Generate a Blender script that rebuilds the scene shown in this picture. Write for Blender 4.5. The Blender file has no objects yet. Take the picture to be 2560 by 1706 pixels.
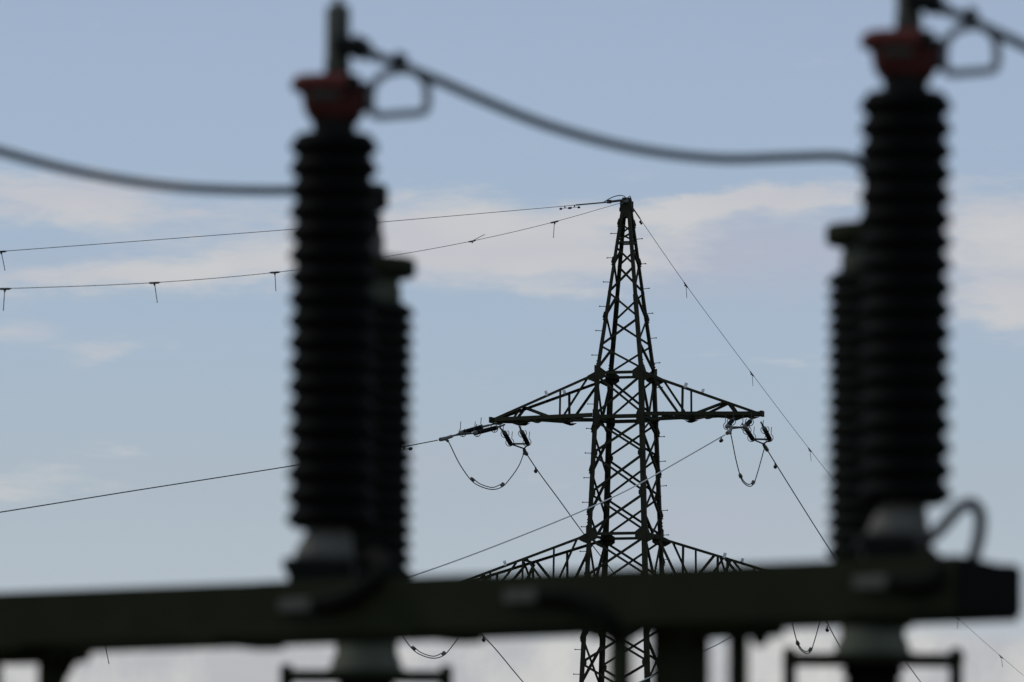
import bpy, bmesh, math, random
from mathutils import Vector as V, Matrix as M
random.seed(7)
C = bpy.context.scene.collection
S = bpy.context.scene

# ------------------------------------------------------------------ camera
FPX = 19000.0                      # focal length in pixels of the 2560 px wide photograph
CAM = V((0, 0, 1.7))
PITCH = math.atan((2950 - 853) / FPX)
ROLL = math.radians(0.40)
F = V((0, math.cos(PITCH), math.sin(PITCH)))
R0, U0 = V((1, 0, 0)), V((0, -math.sin(PITCH), math.cos(PITCH)))
RT = R0 * math.cos(ROLL) + U0 * math.sin(ROLL)
UP = -R0 * math.sin(ROLL) + U0 * math.cos(ROLL)
cd = bpy.data.cameras.new('camera'); cam = bpy.data.objects.new('camera', cd); C.objects.link(cam)
cam.matrix_world = M(((RT.x, UP.x, -F.x, CAM.x), (RT.y, UP.y, -F.y, CAM.y), (RT.z, UP.z, -F.z, CAM.z), (0, 0, 0, 1)))
cd.sensor_width = 36.0; cd.lens = FPX / 2560 * 36.0
cd.clip_start = 0.5; cd.clip_end = 20000
cd.dof.use_dof = True; cd.dof.focus_distance = 201.0; cd.dof.aperture_fstop = 4.0; cd.dof.aperture_blades = 9
S.camera = cam

# ------------------------------------------------------------------ world and sun
S.view_settings.view_transform = 'Standard'; S.view_settings.look = 'None'
S.view_settings.exposure = 0; S.view_settings.gamma = 1
SUN_EL, SUN_AZ = math.radians(38), math.radians(-72)      # azimuth from +Y (the view), negative = left
W = bpy.data.worlds.new('World'); S.world = W; W.use_nodes = True
nt = W.node_tree; nt.nodes.clear()
def N(t, **k):
    n = nt.nodes.new(t)
    for a, b in k.items(): setattr(n, a, b)
    return n
def L(a, b): nt.links.new(a, b)
def mth(op, a, b=None, c=None, clamp=False):
    n = N('ShaderNodeMath', operation=op, use_clamp=clamp)
    for i, x in enumerate((a, b, c)):
        if x is None: continue
        if isinstance(x, (int, float)): n.inputs[i].default_value = x
        else: L(x, n.inputs[i])
    return n.outputs[0]
sky = N('ShaderNodeTexSky', sky_type='NISHITA', sun_disc=False)
sky.sun_elevation = SUN_EL; sky.sun_rotation = SUN_AZ; sky.altitude = 100; sky.dust_density = 1.5
tc = N('ShaderNodeTexCoord'); sep = N('ShaderNodeSeparateXYZ'); L(tc.outputs['Generated'], sep.inputs[0])
hyp = mth('SQRT', mth('ADD', mth('MULTIPLY', sep.outputs[0], sep.outputs[0]), mth('MULTIPLY', sep.outputs[1], sep.outputs[1])))
AZ = mth('MULTIPLY', mth('ARCTAN2', sep.outputs[0], sep.outputs[1]), 180 / math.pi)      # degrees of azimuth, 0 = +Y
EL = mth('MULTIPLY', mth('ARCTAN2', sep.outputs[2], hyp), 180 / math.pi)                 # degrees of elevation
def noise(sx, sy, detail, rough, seed):
    c = N('ShaderNodeCombineXYZ'); L(mth('MULTIPLY', AZ, sx), c.inputs[0]); L(mth('MULTIPLY', EL, sy), c.inputs[1]); c.inputs[2].default_value = seed
    n = N('ShaderNodeTexNoise'); n.inputs['Scale'].default_value = 1.0; n.inputs['Detail'].default_value = detail; n.inputs['Roughness'].default_value = rough
    L(c.outputs[0], n.inputs['Vector']); return n.outputs['Fac']
def deg(px, py):
    d = F + RT * ((px - 1280) / FPX) - UP * ((py - 853) / FPX)
    return math.degrees(math.atan2(d.x, d.y)), math.degrees(math.atan2(d.z, math.hypot(d.x, d.y)))
DPX = math.degrees(1 / FPX)
warpa = mth('MULTIPLY', mth('SUBTRACT', noise(0.9, 2.6, 4, 0.55, 3.1), 0.5), 1.3)
warpe = mth('MULTIPLY', mth('SUBTRACT', noise(1.3, 4.0, 5, 0.6, 8.7), 0.5), 0.34)
AZw, ELw = mth('ADD', AZ, warpa), mth('ADD', EL, warpe)
def bank(px, py, rx, ry, amp, tilt=0.0):          # one cloud bank: an ellipse of azimuth and elevation, softened
    a0, e0 = deg(px, py)
    da = mth('DIVIDE', mth('SUBTRACT', AZw, a0), rx * DPX)
    de = mth('DIVIDE', mth('SUBTRACT', mth('SUBTRACT', ELw, e0), mth('MULTIPLY', mth('SUBTRACT', AZw, a0), tilt)), ry * DPX)
    r2 = mth('ADD', mth('MULTIPLY', da, da), mth('MULTIPLY', de, de))
    return mth('MULTIPLY', mth('EXPONENT', mth('MULTIPLY', r2, -1.0)), amp)
banks = [
    (150, 495, 430, 72, .95, -0.10), (330, 690, 430, 44, .8, 0.02), (620, 645, 260, 44, .55, 0.05),
    (1130, 560, 330, 82, .95, 0.02), (1330, 640, 450, 56, .95, -0.01), (1860, 508, 400, 34, 1.15, 0.12),
    (1760, 560, 260, 40, .35, 0.06), (2540, 585, 260, 120, .95, 0.0), (2560, 770, 190, 70, .9, 0.0),
    (40, 840, 120, 40, .5, 0), (290, 875, 150, 30, .45, .15), (60, 1215, 190, 55, .55, .05), (300, 1140, 70, 24, .3, 0),
    (1340, 715, 240, 24, .4, 0), (1980, 905, 110, 20, .33, 0), (1780, 880, 70, 16, .3, 0),
]
mauves = [(1880, 630, 420, 105, 1.15, .02), (2440, 660, 260, 160, .5, 0), (1790, 1310, 380, 75, .55, 0), (1110, 1140, 280, 60, .5, 0), (300, 640, 420, 30, .3, 0)]
def total(lst):
    acc = None
    for b in lst:
        g = bank(*b); acc = g if acc is None else mth('ADD', acc, g)
    return acc
acc = total(banks); mauve = total(mauves)
det = noise(1.6, 6.0, 8, 0.62, 1.7); det2 = noise(4.5, 22.0, 6, 0.6, 6.3)
cl = mth('ADD', acc, mth('ADD', mth('MULTIPLY', mth('SUBTRACT', det, 0.5), 1.0), mth('MULTIPLY', mth('SUBTRACT', det2, 0.5), 0.42)))
ss = N('ShaderNodeMapRange', interpolation_type='SMOOTHSTEP'); L(cl, ss.inputs['Value'])
ss.inputs['From Min'].default_value = 0.08; ss.inputs['From Max'].default_value = 0.95
cfac = ss.outputs[0]
# clear-air gradient by elevation
e_top, e_bot = deg(1280, -200)[1], deg(1280, 1720)[1]
tt = N('ShaderNodeMapRange'); L(EL, tt.inputs['Value']); tt.inputs['From Min'].default_value = e_bot; tt.inputs['From Max'].default_value = e_top
ramp = N('ShaderNodeValToRGB'); L(tt.outputs[0], ramp.inputs[0])
def lin(r, g, b):
    f = lambda c: c / 12.92 if c <= 0.04045 else ((c + 0.055) / 1.055) ** 2.4
    return (f(r / 255), f(g / 255), f(b / 255), 1)
def stop(py, c): return ((deg(1280, py)[1] - e_bot) / (e_top - e_bot), lin(*c))
stops = sorted([stop(1640, (186, 190, 196)), stop(1500, (178, 189, 199)), stop(1200, (172, 185, 197)), stop(850, (166, 184, 203)),
                stop(450, (162, 181, 204)), stop(150, (161, 179, 204)), stop(-100, (158, 175, 200))])
cr = ramp.color_ramp
while len(cr.elements) < len(stops): cr.elements.new(0.5)
for e, (p, c) in zip(cr.elements, stops): e.position = p; e.color = c
# low broken overcast towards the horizon
low = N('ShaderNodeMapRange', interpolation_type='SMOOTHSTEP')
L(mth('ADD', EL, mth('MULTIPLY', mth('SUBTRACT', noise(0.8, 1.6, 4, .5, 5.5), .5), .5)), low.inputs['Value'])
low.inputs['From Min'].default_value = deg(0, 1530)[1]; low.inputs['From Max'].default_value = deg(0, 1610)[1]
low.inputs['To Min'].default_value = 0; low.inputs['To Max'].default_value = 1
lowtex = noise(2.0, 1.5, 5, 0.52, 9.4)
lr = N('ShaderNodeValToRGB'); L(lowtex, lr.inputs[0])
lr.color_ramp.elements[0].position = .36; lr.color_ramp.elements[0].color = lin(183, 184, 189)
lr.color_ramp.elements[1].position = .62; lr.color_ramp.elements[1].color = lin(207, 207, 204)
def mix(f, a, b):
    n = N('ShaderNodeMix', data_type='RGBA')
    for s, x in ((0, f), (6, a), (7, b)):
        if isinstance(x, (int, float)): n.inputs[s].default_value = x
        elif isinstance(x, tuple): n.inputs[s].default_value = x
        else: L(x, n.inputs[s])
    return n.outputs[2]
# cloud tint varies between warm white and lilac grey
ctint = mix(mth('MULTIPLY', mth('SUBTRACT', noise(.55, 1.6, 3, .5, 2.2), .38), 2.4, clamp=True), lin(204, 204, 205), lin(190, 191, 201))
base_air = mix(mth('MULTIPLY', mauve, .62, clamp=True), ramp.outputs[0], lin(180, 182, 197))
veil = mix(mth('MULTIPLY', cfac, 0.96), base_air, ctint)
veil = mix(low.outputs[0], veil, lr.outputs[0])
sc10 = N('ShaderNodeVectorMath', operation='SCALE'); L(veil, sc10.inputs[0]); sc10.inputs['Scale'].default_value = 10.0
final = mix(0.93, sky.outputs[0], sc10.outputs[0])
bg = N('ShaderNodeBackground'); L(final, bg.inputs[0]); bg.inputs[1].default_value = 0.1
wo = N('ShaderNodeOutputWorld'); L(bg.outputs[0], wo.inputs[0])

sl = bpy.data.lights.new('sun', 'SUN'); sun = bpy.data.objects.new('sun', sl); C.objects.link(sun)
sl.energy = 1.0; sl.angle = math.radians(12); sl.color = (1.0, .95, .88)
sdir = V((math.sin(SUN_AZ) * math.cos(SUN_EL), math.cos(SUN_AZ) * math.cos(SUN_EL), math.sin(SUN_EL)))
sun.rotation_euler = sdir.to_track_quat('Z', 'Y').to_euler(); sun.location = sdir * 60 + V((0, 60, 0))

# ------------------------------------------------------------------ materials
def mat(name, col, rough=.6, metal=0.0, var=.25, scale=8.0, bump=0.0, spec=.4):
    m = bpy.data.materials.new(name); m.use_nodes = True; t = m.node_tree
    p = t.nodes['Principled BSDF']; p.inputs['Metallic'].default_value = metal; p.inputs['Specular IOR Level'].default_value = spec
    co = t.nodes.new('ShaderNodeTexCoord'); no = t.nodes.new('ShaderNodeTexNoise')
    no.inputs['Scale'].default_value = scale; no.inputs['Detail'].default_value = 6; no.inputs['Roughness'].default_value = .65
    t.links.new(co.outputs['Object'], no.inputs['Vector'])
    r = t.nodes.new('ShaderNodeValToRGB'); t.links.new(no.outputs['Fac'], r.inputs[0])
    r.color_ramp.elements[0].position = .3; r.color_ramp.elements[1].position = .72
    r.color_ramp.elements[0].color = tuple(c * (1 - var) for c in col) + (1,)
    r.color_ramp.elements[1].color = tuple(min(1, c * (1 + var)) for c in col) + (1,)
    t.links.new(r.outputs[0], p.inputs['Base Color'])
    mr = t.nodes.new('ShaderNodeMapRange'); t.links.new(no.outputs['Fac'], mr.inputs['Value'])
    mr.inputs['To Min'].default_value = max(.05, rough - .12); mr.inputs['To Max'].default_value = min(1, rough + .12)
    t.links.new(mr.outputs[0], p.inputs['Roughness'])
    if bump:
        b = t.nodes.new('ShaderNodeBump'); b.inputs['Strength'].default_value = bump; b.inputs['Distance'].default_value = .004
        t.links.new(no.outputs['Fac'], b.inputs['Height']); t.links.new(b.outputs[0], p.inputs['Normal'])
    return m
PAINT = mat('olive_pylon_paint', (.029, .0285, .017), .8, 0, .3, 3.0, .2, .1)
BEAMP = mat('dark_green_beam_paint', (.021, .0232, .0105), .8, 0, .25, 6.0, .2, .08)
SHED = mat('dark_brown_porcelain', (.0028, .0031, .0024), .7, 0, .2, 10, 0, .05)
SHED2 = mat('weathered_dark_porcelain', (.007, .008, .0058), .75, 0, .25, 10, 0, .08)
RED = mat('faded_red_paint', (.068, .0145, .0115), .7, 0, .3, 14, .2, .12)
GALV = mat('galvanised_steel', (.056, .056, .043), .7, .0, .3, 18, .2, .15)
DARKM = mat('dark_cast_metal', (.014, .0145, .012), .7, 0, .3, 20, .2, .1)
CAST = mat('pale_cast_aluminium', (.115, .107, .09), .7, 0, .3, 14, .2, .15)
CASTG = mat('pale_green_cast_metal', (.078, .082, .057), .75, 0, .25, 14, .2, .1)
BUS = mat('weathered_busbar_strand', (.085, .09, .09), .7, .1, .25, 40, .2, .2)
ALU = mat('weathered_aluminium_strand', (.5, .49, .46), .55, .1, .2, 40, .2)
WIRE = mat('dull_steel_aluminium_wire', (.045, .045, .041), .6, .2, .25, 30, 0)
EARTH = mat('dark_earth_wire', (.04, .04, .038), .6, .2, .25, 30, 0)
ROD = mat('black_composite_rod', (.006, .006, .006), .7, 0, .2, 30, 0, .08)
HARD = mat('grey_line_hardware', (.11, .108, .095), .65, .1, .3, 20, 0)
DHARD = mat('dark_line_hardware', (.035, .034, .029), .7, .2, .3, 20, 0)
TAB = mat('pale_grey_tab', (.72, .72, .70), .7, 0, .1, 10, 0)
RUBBER = mat('black_rubber_lead', (.0085, .0088, .0065), .8, 0, .2, 20, 0, .05)
LEAD = mat('bare_grey_earthing_lead', (.15, .155, .155), .65, .1, .25, 30, .2)
LUG = mat('pale_tinned_lug', (.105, .097, .083), .7, 0, .2, 14, .2, .15)
LEADD = mat('dull_earthing_lead', (.036, .037, .036), .7, 0, .25, 30, .2, .2)
RED_LIT = mat('lit_rim_red', (.14, .037, .029), .7, 0, .35, 14, .2, .12)  # paler red: light on the upturned rim, put into the colour
END_SHADE = mat('open_end_shade', (.0035, .0035, .003), .8, 0, .2, 20, 0, .05)  # near-black colour painted for the shade in the open beam end
GRASS = mat('grass_field', (.045, .06, .025), .95, 0, .4, .6, .5, .1)

# ------------------------------------------------------------------ helpers
def at(px, py, Y):
    d = F + RT * ((px - 1280) / FPX) - UP * ((py - 853) / FPX)
    return CAM + d * (Y / d.y)
def proj(p):
    q = p - CAM; z = q.dot(F)
    return 1280 + FPX * q.dot(RT) / z, 853 - FPX * q.dot(UP) / z
class MB:
    def __init__(s): s.v = []; s.f = []; s.sm = []
    def add(s, vs, fs, smooth=False):
        o = len(s.v); s.v += [tuple(x) for x in vs]; s.f += [tuple(i + o for i in f) for f in fs]; s.sm += [smooth] * len(fs); return s
    def box(s, c, ax, ay, az, hx, hy, hz, bev=0.0):
        c, ax, ay, az = V(c), V(ax), V(ay), V(az)
        if bev <= 0:
            vs = [c + ax * hx * i + ay * hy * j + az * hz * k for i in (-1, 1) for j in (-1, 1) for k in (-1, 1)]
            return s.add(vs, [(0, 1, 3, 2), (4, 6, 7, 5), (0, 4, 5, 1), (2, 3, 7, 6), (0, 2, 6, 4), (1, 5, 7, 3)])
        b = bev; vs = []
        for k, ins in ((-1, b), (-1, 0), (1, 0), (1, b)):
            zz = hz * k if ins else (hz - b) * k
            x, y = hx - ins, hy - ins
            for (i, j) in ((-x, -y + b), (-x + b, -y), (x - b, -y), (x, -y + b), (x, y - b), (x - b, y), (-x + b, y), (-x, y - b)):
                vs.append(c + ax * i + ay * j + az * zz)
        fs = [tuple(range(7, -1, -1)), tuple(range(24, 32))]
        for r in range(3):
            for i in range(8): fs.append((r * 8 + i, r * 8 + (i + 1) % 8, r * 8 + 8 + (i + 1) % 8, r * 8 + 8 + i))
        return s.add(vs, fs)
    def tube(s, pts, r, n=8, cap=True):
        pts = [V(p) for p in pts]; rr = r if isinstance(r, (list, tuple)) else [r] * len(pts)
        T = [(pts[min(i + 1, len(pts) - 1)] - pts[max(i - 1, 0)]).normalized() for i in range(len(pts))]
        a = T[0].orthogonal().normalized(); vs = []
        for i, p in enumerate(pts):
            a = (a - T[i] * a.dot(T[i])).normalized(); b = T[i].cross(a)
            for k in range(n):
                t = 2 * math.pi * k / n; vs.append(p + (a * math.cos(t) + b * math.sin(t)) * rr[i])
        fs = []
        for i in range(len(pts) - 1):
            for k in range(n): fs.append((i * n + k, i * n + (k + 1) % n, (i + 1) * n + (k + 1) % n, (i + 1) * n + k))
        s.add(vs, fs, True)
        if cap:
            o = (len(pts) - 1) * n
            s.add(vs[:n], [tuple(range(n - 1, -1, -1))]); s.add(vs[o:], [tuple(range(n))])
        return s
    def lathe(s, prof, base=(0, 0, 0), axis=(0, 0, 1), n=32, smooth=True, sx=1.0):     # prof: list of (radius, height)
        base, axis = V(base), V(axis).normalized()
        a = V((1, 0, 0)) if abs(axis.z) > .9 else axis.cross(V((0, 0, 1))).normalized()
        a = (a - axis * a.dot(axis)).normalized(); b = axis.cross(a); vs = []
        for r, h in prof:
            for k in range(n):
                t = 2 * math.pi * k / n; vs.append(base + axis * h + a * (r * sx * math.cos(t)) + b * (r * math.sin(t)))
        fs = []
        for i in range(len(prof) - 1):
            for k in range(n): fs.append((i * n + k, i * n + (k + 1) % n, (i + 1) * n + (k + 1) % n, (i + 1) * n + k))
        fs.append(tuple(range(n - 1, -1, -1))); fs.append(tuple(range((len(prof) - 1) * n, len(prof) * n)))
        return s.add(vs, fs, smooth)
    def angle(s, p0, p1, da, db, w, t=.012):          # steel L angle from p0 to p1, flanges towards da and db
        p0, p1 = V(p0), V(p1); ax = (p1 - p0).normalized()
        a = V(da); a = (a - ax * a.dot(ax)).normalized(); b = V(db); b = b - ax * b.dot(ax); b = (b - a * b.dot(a)).normalized()
        sec = [(0, 0), (w, 0), (w, t), (t, t), (t, w), (0, w)]
        vs = [p + a * x + b * y for p in (p0, p1) for x, y in sec]
        fs = [(i, (i + 1) % 6, (i + 1) % 6 + 6, i + 6) for i in range(6)] + [(5, 4, 3, 0), (3, 2, 1, 0), (6, 9, 10, 11), (6, 7, 8, 9)]
        return s.add(vs, fs)
    def plate(s, poly, nrm, t):                        # flat polygon with thickness
        nrm = V(nrm).normalized(); k = len(poly)
        vs = [V(p) - nrm * t / 2 for p in poly] + [V(p) + nrm * t / 2 for p in poly]
        return s.add(vs, [tuple(range(k - 1, -1, -1)), tuple(range(k, 2 * k))] + [(i, (i + 1) % k, (i + 1) % k + k, i + k) for i in range(k)])
    def ball(s, c, r, n=10, sz=1.0):
        return s.lathe([(max(1e-4, r * math.sin(math.pi * i / n)), -r * sz * math.cos(math.pi * i / n)) for i in range(n + 1)], c, n=12)
    def build(s, name, m, parent=None, org=None):
        me = bpy.data.meshes.new(name); off = wloc(parent) if parent else V(org or (0, 0, 0))
        me.from_pydata([tuple(V(v) - off) for v in s.v], [], s.f); me.update()
        bm = bmesh.new(); bm.from_mesh(me); bmesh.ops.recalc_face_normals(bm, faces=bm.faces); bm.to_mesh(me); bm.free()
        for p, q in zip(me.polygons, s.sm): p.use_smooth = q
        me.materials.append(m); o = bpy.data.objects.new(name, me); C.objects.link(o)
        if parent: o.parent = parent
        else: o.location = off
        return o
def wloc(o):
    p = V((0, 0, 0))
    while o: p = p + V(o.location); o = o.parent
    return p
def tag(o, label=None, cat=None, group=None, kind=None):
    for k, v in (('label', label), ('category', cat), ('group', group), ('kind', kind)):
        if v: o[k] = v
    return o
def thing(name, loc, label, cat, group=None):
    o = bpy.data.objects.new(name, None); C.objects.link(o); o.location = loc; o.empty_display_size = .2
    return tag(o, label, cat, group)
def dup(root, loc, rot=None, label=None):
    r = root.copy(); C.objects.link(r); r.location = loc
    if rot is not None: r.rotation_euler = rot
    if label: r['label'] = label
    for ch in list(root.children):
        c = ch.copy(); C.objects.link(c); c.parent = r
        for g in list(ch.children):
            d = g.copy(); C.objects.link(d); d.parent = c
    return r
def spline(pts, n=14):
    pts = [V(p) for p in pts]; out = []
    P = [pts[0] * 2 - pts[1]] + pts + [pts[-1] * 2 - pts[-2]]
    for i in range(1, len(P) - 2):
        p0, p1, p2, p3 = P[i - 1], P[i], P[i + 1], P[i + 2]
        t1 = 1 * max(1e-6, (p1 - p0).length) ** .5; t2 = max(1e-6, (p2 - p1).length) ** .5; t3 = max(1e-6, (p3 - p2).length) ** .5
        m1 = (p1 - p0) / t1 - (p2 - p0) / (t1 + t2) + (p2 - p1) / t2
        m2 = (p2 - p1) / t2 - (p3 - p1) / (t2 + t3) + (p3 - p2) / t3
        m1, m2 = m1 * t2, m2 * t2
        for k in range(n):
            t = k / n
            out.append(p1 * (2 * t**3 - 3 * t**2 + 1) + m1 * (t**3 - 2 * t**2 + t) + p2 * (-2 * t**3 + 3 * t**2) + m2 * (t**3 - t**2))
    out.append(pts[-1]); return out
X, Y_, Z = V((1, 0, 0)), V((0, 1, 0)), V((0, 0, 1))

# ------------------------------------------------------------------ ground
g = MB(); n = 60
g.add([(-6000, -6000, 0), (6000, -6000, 0), (6000, 6000, 0), (-6000, 6000, 0)], [(0, 1, 2, 3)])
tag(g.build('ground', GRASS), kind='structure')

# ================================================================== lattice pylon
TH = math.radians(17.0)
U = V((math.cos(TH), -math.sin(TH), 0)); Vv = V((math.sin(TH), math.cos(TH), 0))
YT = 200.0
TB = at(1564.5, 937, YT); TB.z = 0
K = FPX / YT / 1.0
def zt(py): return at(1563, py, YT).z
SIDE = [(500, 18), (610, 45), (740, 76), (937, 124), (1690, 180), (3150, 290)]
def side(py):
    for (a, sa), (b, sb) in zip(SIDE, SIDE[1:]):
        if py <= b: return (sa + (sb - sa) * (py - a) / (b - a)) / K
    return SIDE[-1][1] / K
CS = {'A': (-1, -1), 'B': (-1, 1), 'C': (1, -1), 'D': (1, 1)}
def cor(c, py, inset=0.0):
    a, b = CS[c]; h = side(py) / 2 - inset
    return TB + U * (a * h) + Vv * (b * h) + Z * zt(py)
pyl = thing('lattice_pylon', TB, 'tall dark olive steel lattice power pylon with two tiers of crossarms, standing behind the beam', 'pylon')
for c in 'ABCD':
    a, b = CS[c]; m = MB()
    lv = [503, 610, 740, 937, 1690, 3145]
    for p, q in zip(lv, lv[1:]):
        w = .09 if q <= 740 else .105 if q <= 937 else .13
        m.angle(cor(c, p), cor(c, q), U * -a, Vv * -b, w, .014)
    # splice plates with rows of bolts where leg sections meet
    for py in (940, 1337):
        pz = cor(c, py + 13); m.box(pz + U * (a * .010) + Vv * (-b * .05), U, Vv, Z, .008, .05, .14)
        for k in range(5):
            m.box(cor(c, py - 3 - 7.5 * k) + U * (a * .012) + Vv * (-b * .045), U, Vv, Z, .014, .016, .016)
    m.build('leg', PAINT, pyl)
cnt = 0
NRM = {'AC': -Vv, 'BD': Vv, 'AB': -U, 'CD': U}
def member(face, p, q, w=.059, lay=0, name='brace', parent=None, store=None):
    """one angle brace lying on a tower face; lay sets it a little inside the face"""
    global cnt
    nn = NRM[face]; cnt += 1
    off = -nn * (.016 + .016 * lay + random.uniform(0, .002))
    p, q = V(p) + off, V(q) + off; ax = (q - p).normalized(); inp = nn.cross(ax)
    if inp.z < 0: inp = -inp
    mb = store or MB()
    mb.angle(p - inp * w / 2, q - inp * w / 2, inp, -nn, w, .008)
    if store is None: return mb.build(name, PAINT, parent or pyl)
def zig(face, seq, w=.055, name='diagonal_brace'):
    for i, ((c0, y0), (c1, y1)) in enumerate(zip(seq, seq[1:])):
        member(face, cor(c0, y0), cor(c1, y1), w, i % 2, name)
zig('AC', [('C', 524), ('A', 556), ('C', 584), ('A', 604)], .045)
zig('BD', [('B', 524), ('D', 556), ('B', 584), ('D', 604)], .045)
zig('AC', [('A', 618), ('C', 667), ('A', 733), ('C', 799), ('A', 868), ('C', 929)])
zig('BD', [('D', 618), ('B', 662), ('D', 730), ('B', 799), ('D', 862), ('B', 926)])
zig('AB', [('B', 620), ('A', 662), ('B', 731), ('A', 792), ('B', 862), ('A', 926)])
zig('CD', [('C', 620), ('D', 664), ('C', 733), ('D', 797), ('C', 860), ('D', 926)])
zig('AB', [('A', 520), ('B', 560), ('A', 600)], .045); zig('CD', [('D', 520), ('C', 560), ('D', 600)], .045)
def xpan(face, c0, c1, y0, y1, w=.060):
    member(face, cor(c0, y0), cor(c1, y1), w, 0, 'diagonal_brace'); member(face, cor(c1, y0), cor(c0, y1), w, 1, 'diagonal_brace')
for y0, y1 in ((941, 1043), (1054, 1139), (1139, 1238), (1238, 1336), (1346, 1446), (1462, 1560), (1560, 1662), (1662, 1766)):
    xpan('AC', 'A', 'C', y0, y1); xpan('BD', 'B', 'D', y0, y1)
for f, c0, c1 in (('AB', 'A', 'B'), ('CD', 'C', 'D')):
    for yt_, yb in ((943, 1040), (1345, 1446)):
        mid = (cor(c0, yb) + cor(c1, yb)) / 2
        member(f, cor(c0, yt_), mid, .06, 0, 'diagonal_brace'); member(f, cor(c1, yt_), mid, .06, 1, 'diagonal_brace')
    for yn, ym in ((1084, 1054), (1492, 1462)):
        mid = (cor(c0, ym) + cor(c1, ym)) / 2
        member(f, mid, cor(c0, yn), .06, 0, 'diagonal_brace'); member(f, mid, cor(c1, yn), .06, 1, 'diagonal_brace')
    for y0, y1 in ((1084, 1184), (1184, 1288), (1492, 1600), (1600, 1712)): xpan(f, c0, c1, y0, y1, .06)
    mid = (cor(c0, 1334) + cor(c1, 1334)) / 2
    member(f, cor(c0, 1288), mid, .06, 0, 'diagonal_brace'); member(f, cor(c1, 1288), mid, .06, 1, 'diagonal_brace')
for yb, w in ((608, .05), (937, .075), (1047, .10), (1340, .075), (1455, .10)):
    for f, c0, c1 in (('AC', 'A', 'C'), ('BD', 'B', 'D'), ('AB', 'A', 'B'), ('CD', 'C', 'D')):
        member(f, cor(c0, yb), cor(c1, yb), w, -1, 'horizontal_strut')
        # plan: out of frame bracing further down
lowb = MB(); ys = [1766 + 112 * k for k in range(13)]
for y0, y1 in zip(ys, ys[1:]):
    for f, c0, c1 in (('AC', 'A', 'C'), ('BD', 'B', 'D'), ('AB', 'A', 'B'), ('CD', 'C', 'D')):
        if y1 < 3140:
            member(f, cor(c0, y0), cor(c1, y1), .07, 0, store=lowb); member(f, cor(c1, y0), cor(c0, y1), .07, 1, store=lowb)
lowb.build('lower_bracing', PAINT, pyl)
# gusset plates
for c in 'ABCD':
    a, b = CS[c]
    for py, s in ((937, 1.0), (1340, 1.05)):
        p = cor(c, py); h = .195 * s
        for d, nn in ((U * -a, Vv * b), (Vv * -b, U * a)):
            m = MB(); q = p + nn * .012
            poly = [q + Z * h * 1.05 - d * .02, q + Z * h + d * .08, q + Z * h * .2 + d * h * 1.45, q - Z * h * .55 + d * h * 1.45, q - Z * h * .95 + d * h * .9, q - Z * h - d * .02]
            m.plate(poly, nn, .012); m.build('gusset_plate', PAINT, pyl)
    for py in (1047, 1455):
        p = cor(c, py); m = MB(); q = p + Vv * (b * .02)
        d = U * -a
        m.plate([q + Z * .20 - d * .003, q + Z * .20 + d * .145, q + Z * .07 + d * .20, q - Z * .09 + d * .20, q - Z * .24 + d * .13, q - Z * .24 - d * .003], Vv, .012)
        m.build('gusset_plate', PAINT, pyl)
    for py in (1139, 1238, 1560, 1662):
        p = cor(c, py); q = p + Vv * (b * .008); d = U * -a; m = MB()
        m.plate([q + Z * .12 + d * .11, q + Z * .045 + d * .18, q - Z * .045 + d * .18, q - Z * .12 + d * .11], Vv, .010)
        m.build('gusset_plate', PAINT, pyl)
    if c in 'AD':      # splice bumps on the outer silhouette of the two outer legs
        for py in (560, 656, 795, 1077, 1180, 1284, 1400, 1492, 1600):
            m = MB(); p = cor(c, py)
            m.plate([p + Z * .13 - U * a * .01, p + U * a * .03 + Z * .0, p + U * a * .03 - Z * .04, p + U * a * .012 - Z * .05, p + U * a * .012 - Z * .07, p + U * a * .028 - Z * .075, p + U * a * .028 - Z * .10, p - U * a * .01 - Z * .11], Vv, .08)
            m.build('splice_plate', PAINT, pyl)
# tip cap
m = MB(); tp = TB + Z * zt(507)
m.box(TB + Z * zt(513), U, Vv, Z, .15, .13, .10); m.box(TB + Z * zt(500), U, Vv, Z, .10, .10, .05); m.box(TB + Z * zt(525), U, Vv, Z, .17, .12, .05)
m.box(TB + Z * zt(530) - Vv * .12, U, Vv, Z, .14, .012, .16); m.box(TB + Z * zt(530) + Vv * .12, U, Vv, Z, .14, .012, .16)
m.build('peak_cap', PAINT, pyl)
m = MB(); q = at(1560, 504, YT - .15)
m.box(q, X, Y_, Z, .10, .04, .035, .01); m.box(q + X * .09 + Z * .04, X, Y_, Z, .03, .03, .06); m.box(q - X * .06 - Z * .05, X, Y_, Z, .04, .03, .03)
m.build('earth_wire_bracket', HARD, pyl)
# step bolts: one mesh, copied up the two outer legs
def bolt_mesh(a):
    mb = MB(); mb.tube([U * (-a * .025), U * (a * .15)], .0095, 6); mb.tube([U * (a * .145), U * (a * .168)], .018, 6)
    return mb
for c, y0, dz in (('A', 591, 0), ('D', 593, 0)):
    a, b = CS[c]; first = None
    for k in range(20):
        py = y0 + 61.4 * k - 6 * CS[c][1] * 0
        loc = cor(c, py) - TB + Z * (.055 if c == 'A' else -.04)
        if first is None:
            first = bolt_mesh(a).build('step_bolt', DHARD, pyl); first.location = loc
            for vv in first.data.vertices: vv.co += TB
            o = first
        else:
            o = first.copy(); C.objects.link(o); o.parent = pyl; o.location = loc
        o.rotation_euler = (random.uniform(-.03, .03), (0.04 if c == 'A' else -.06) + random.uniform(-.03, .03), 0)
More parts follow.
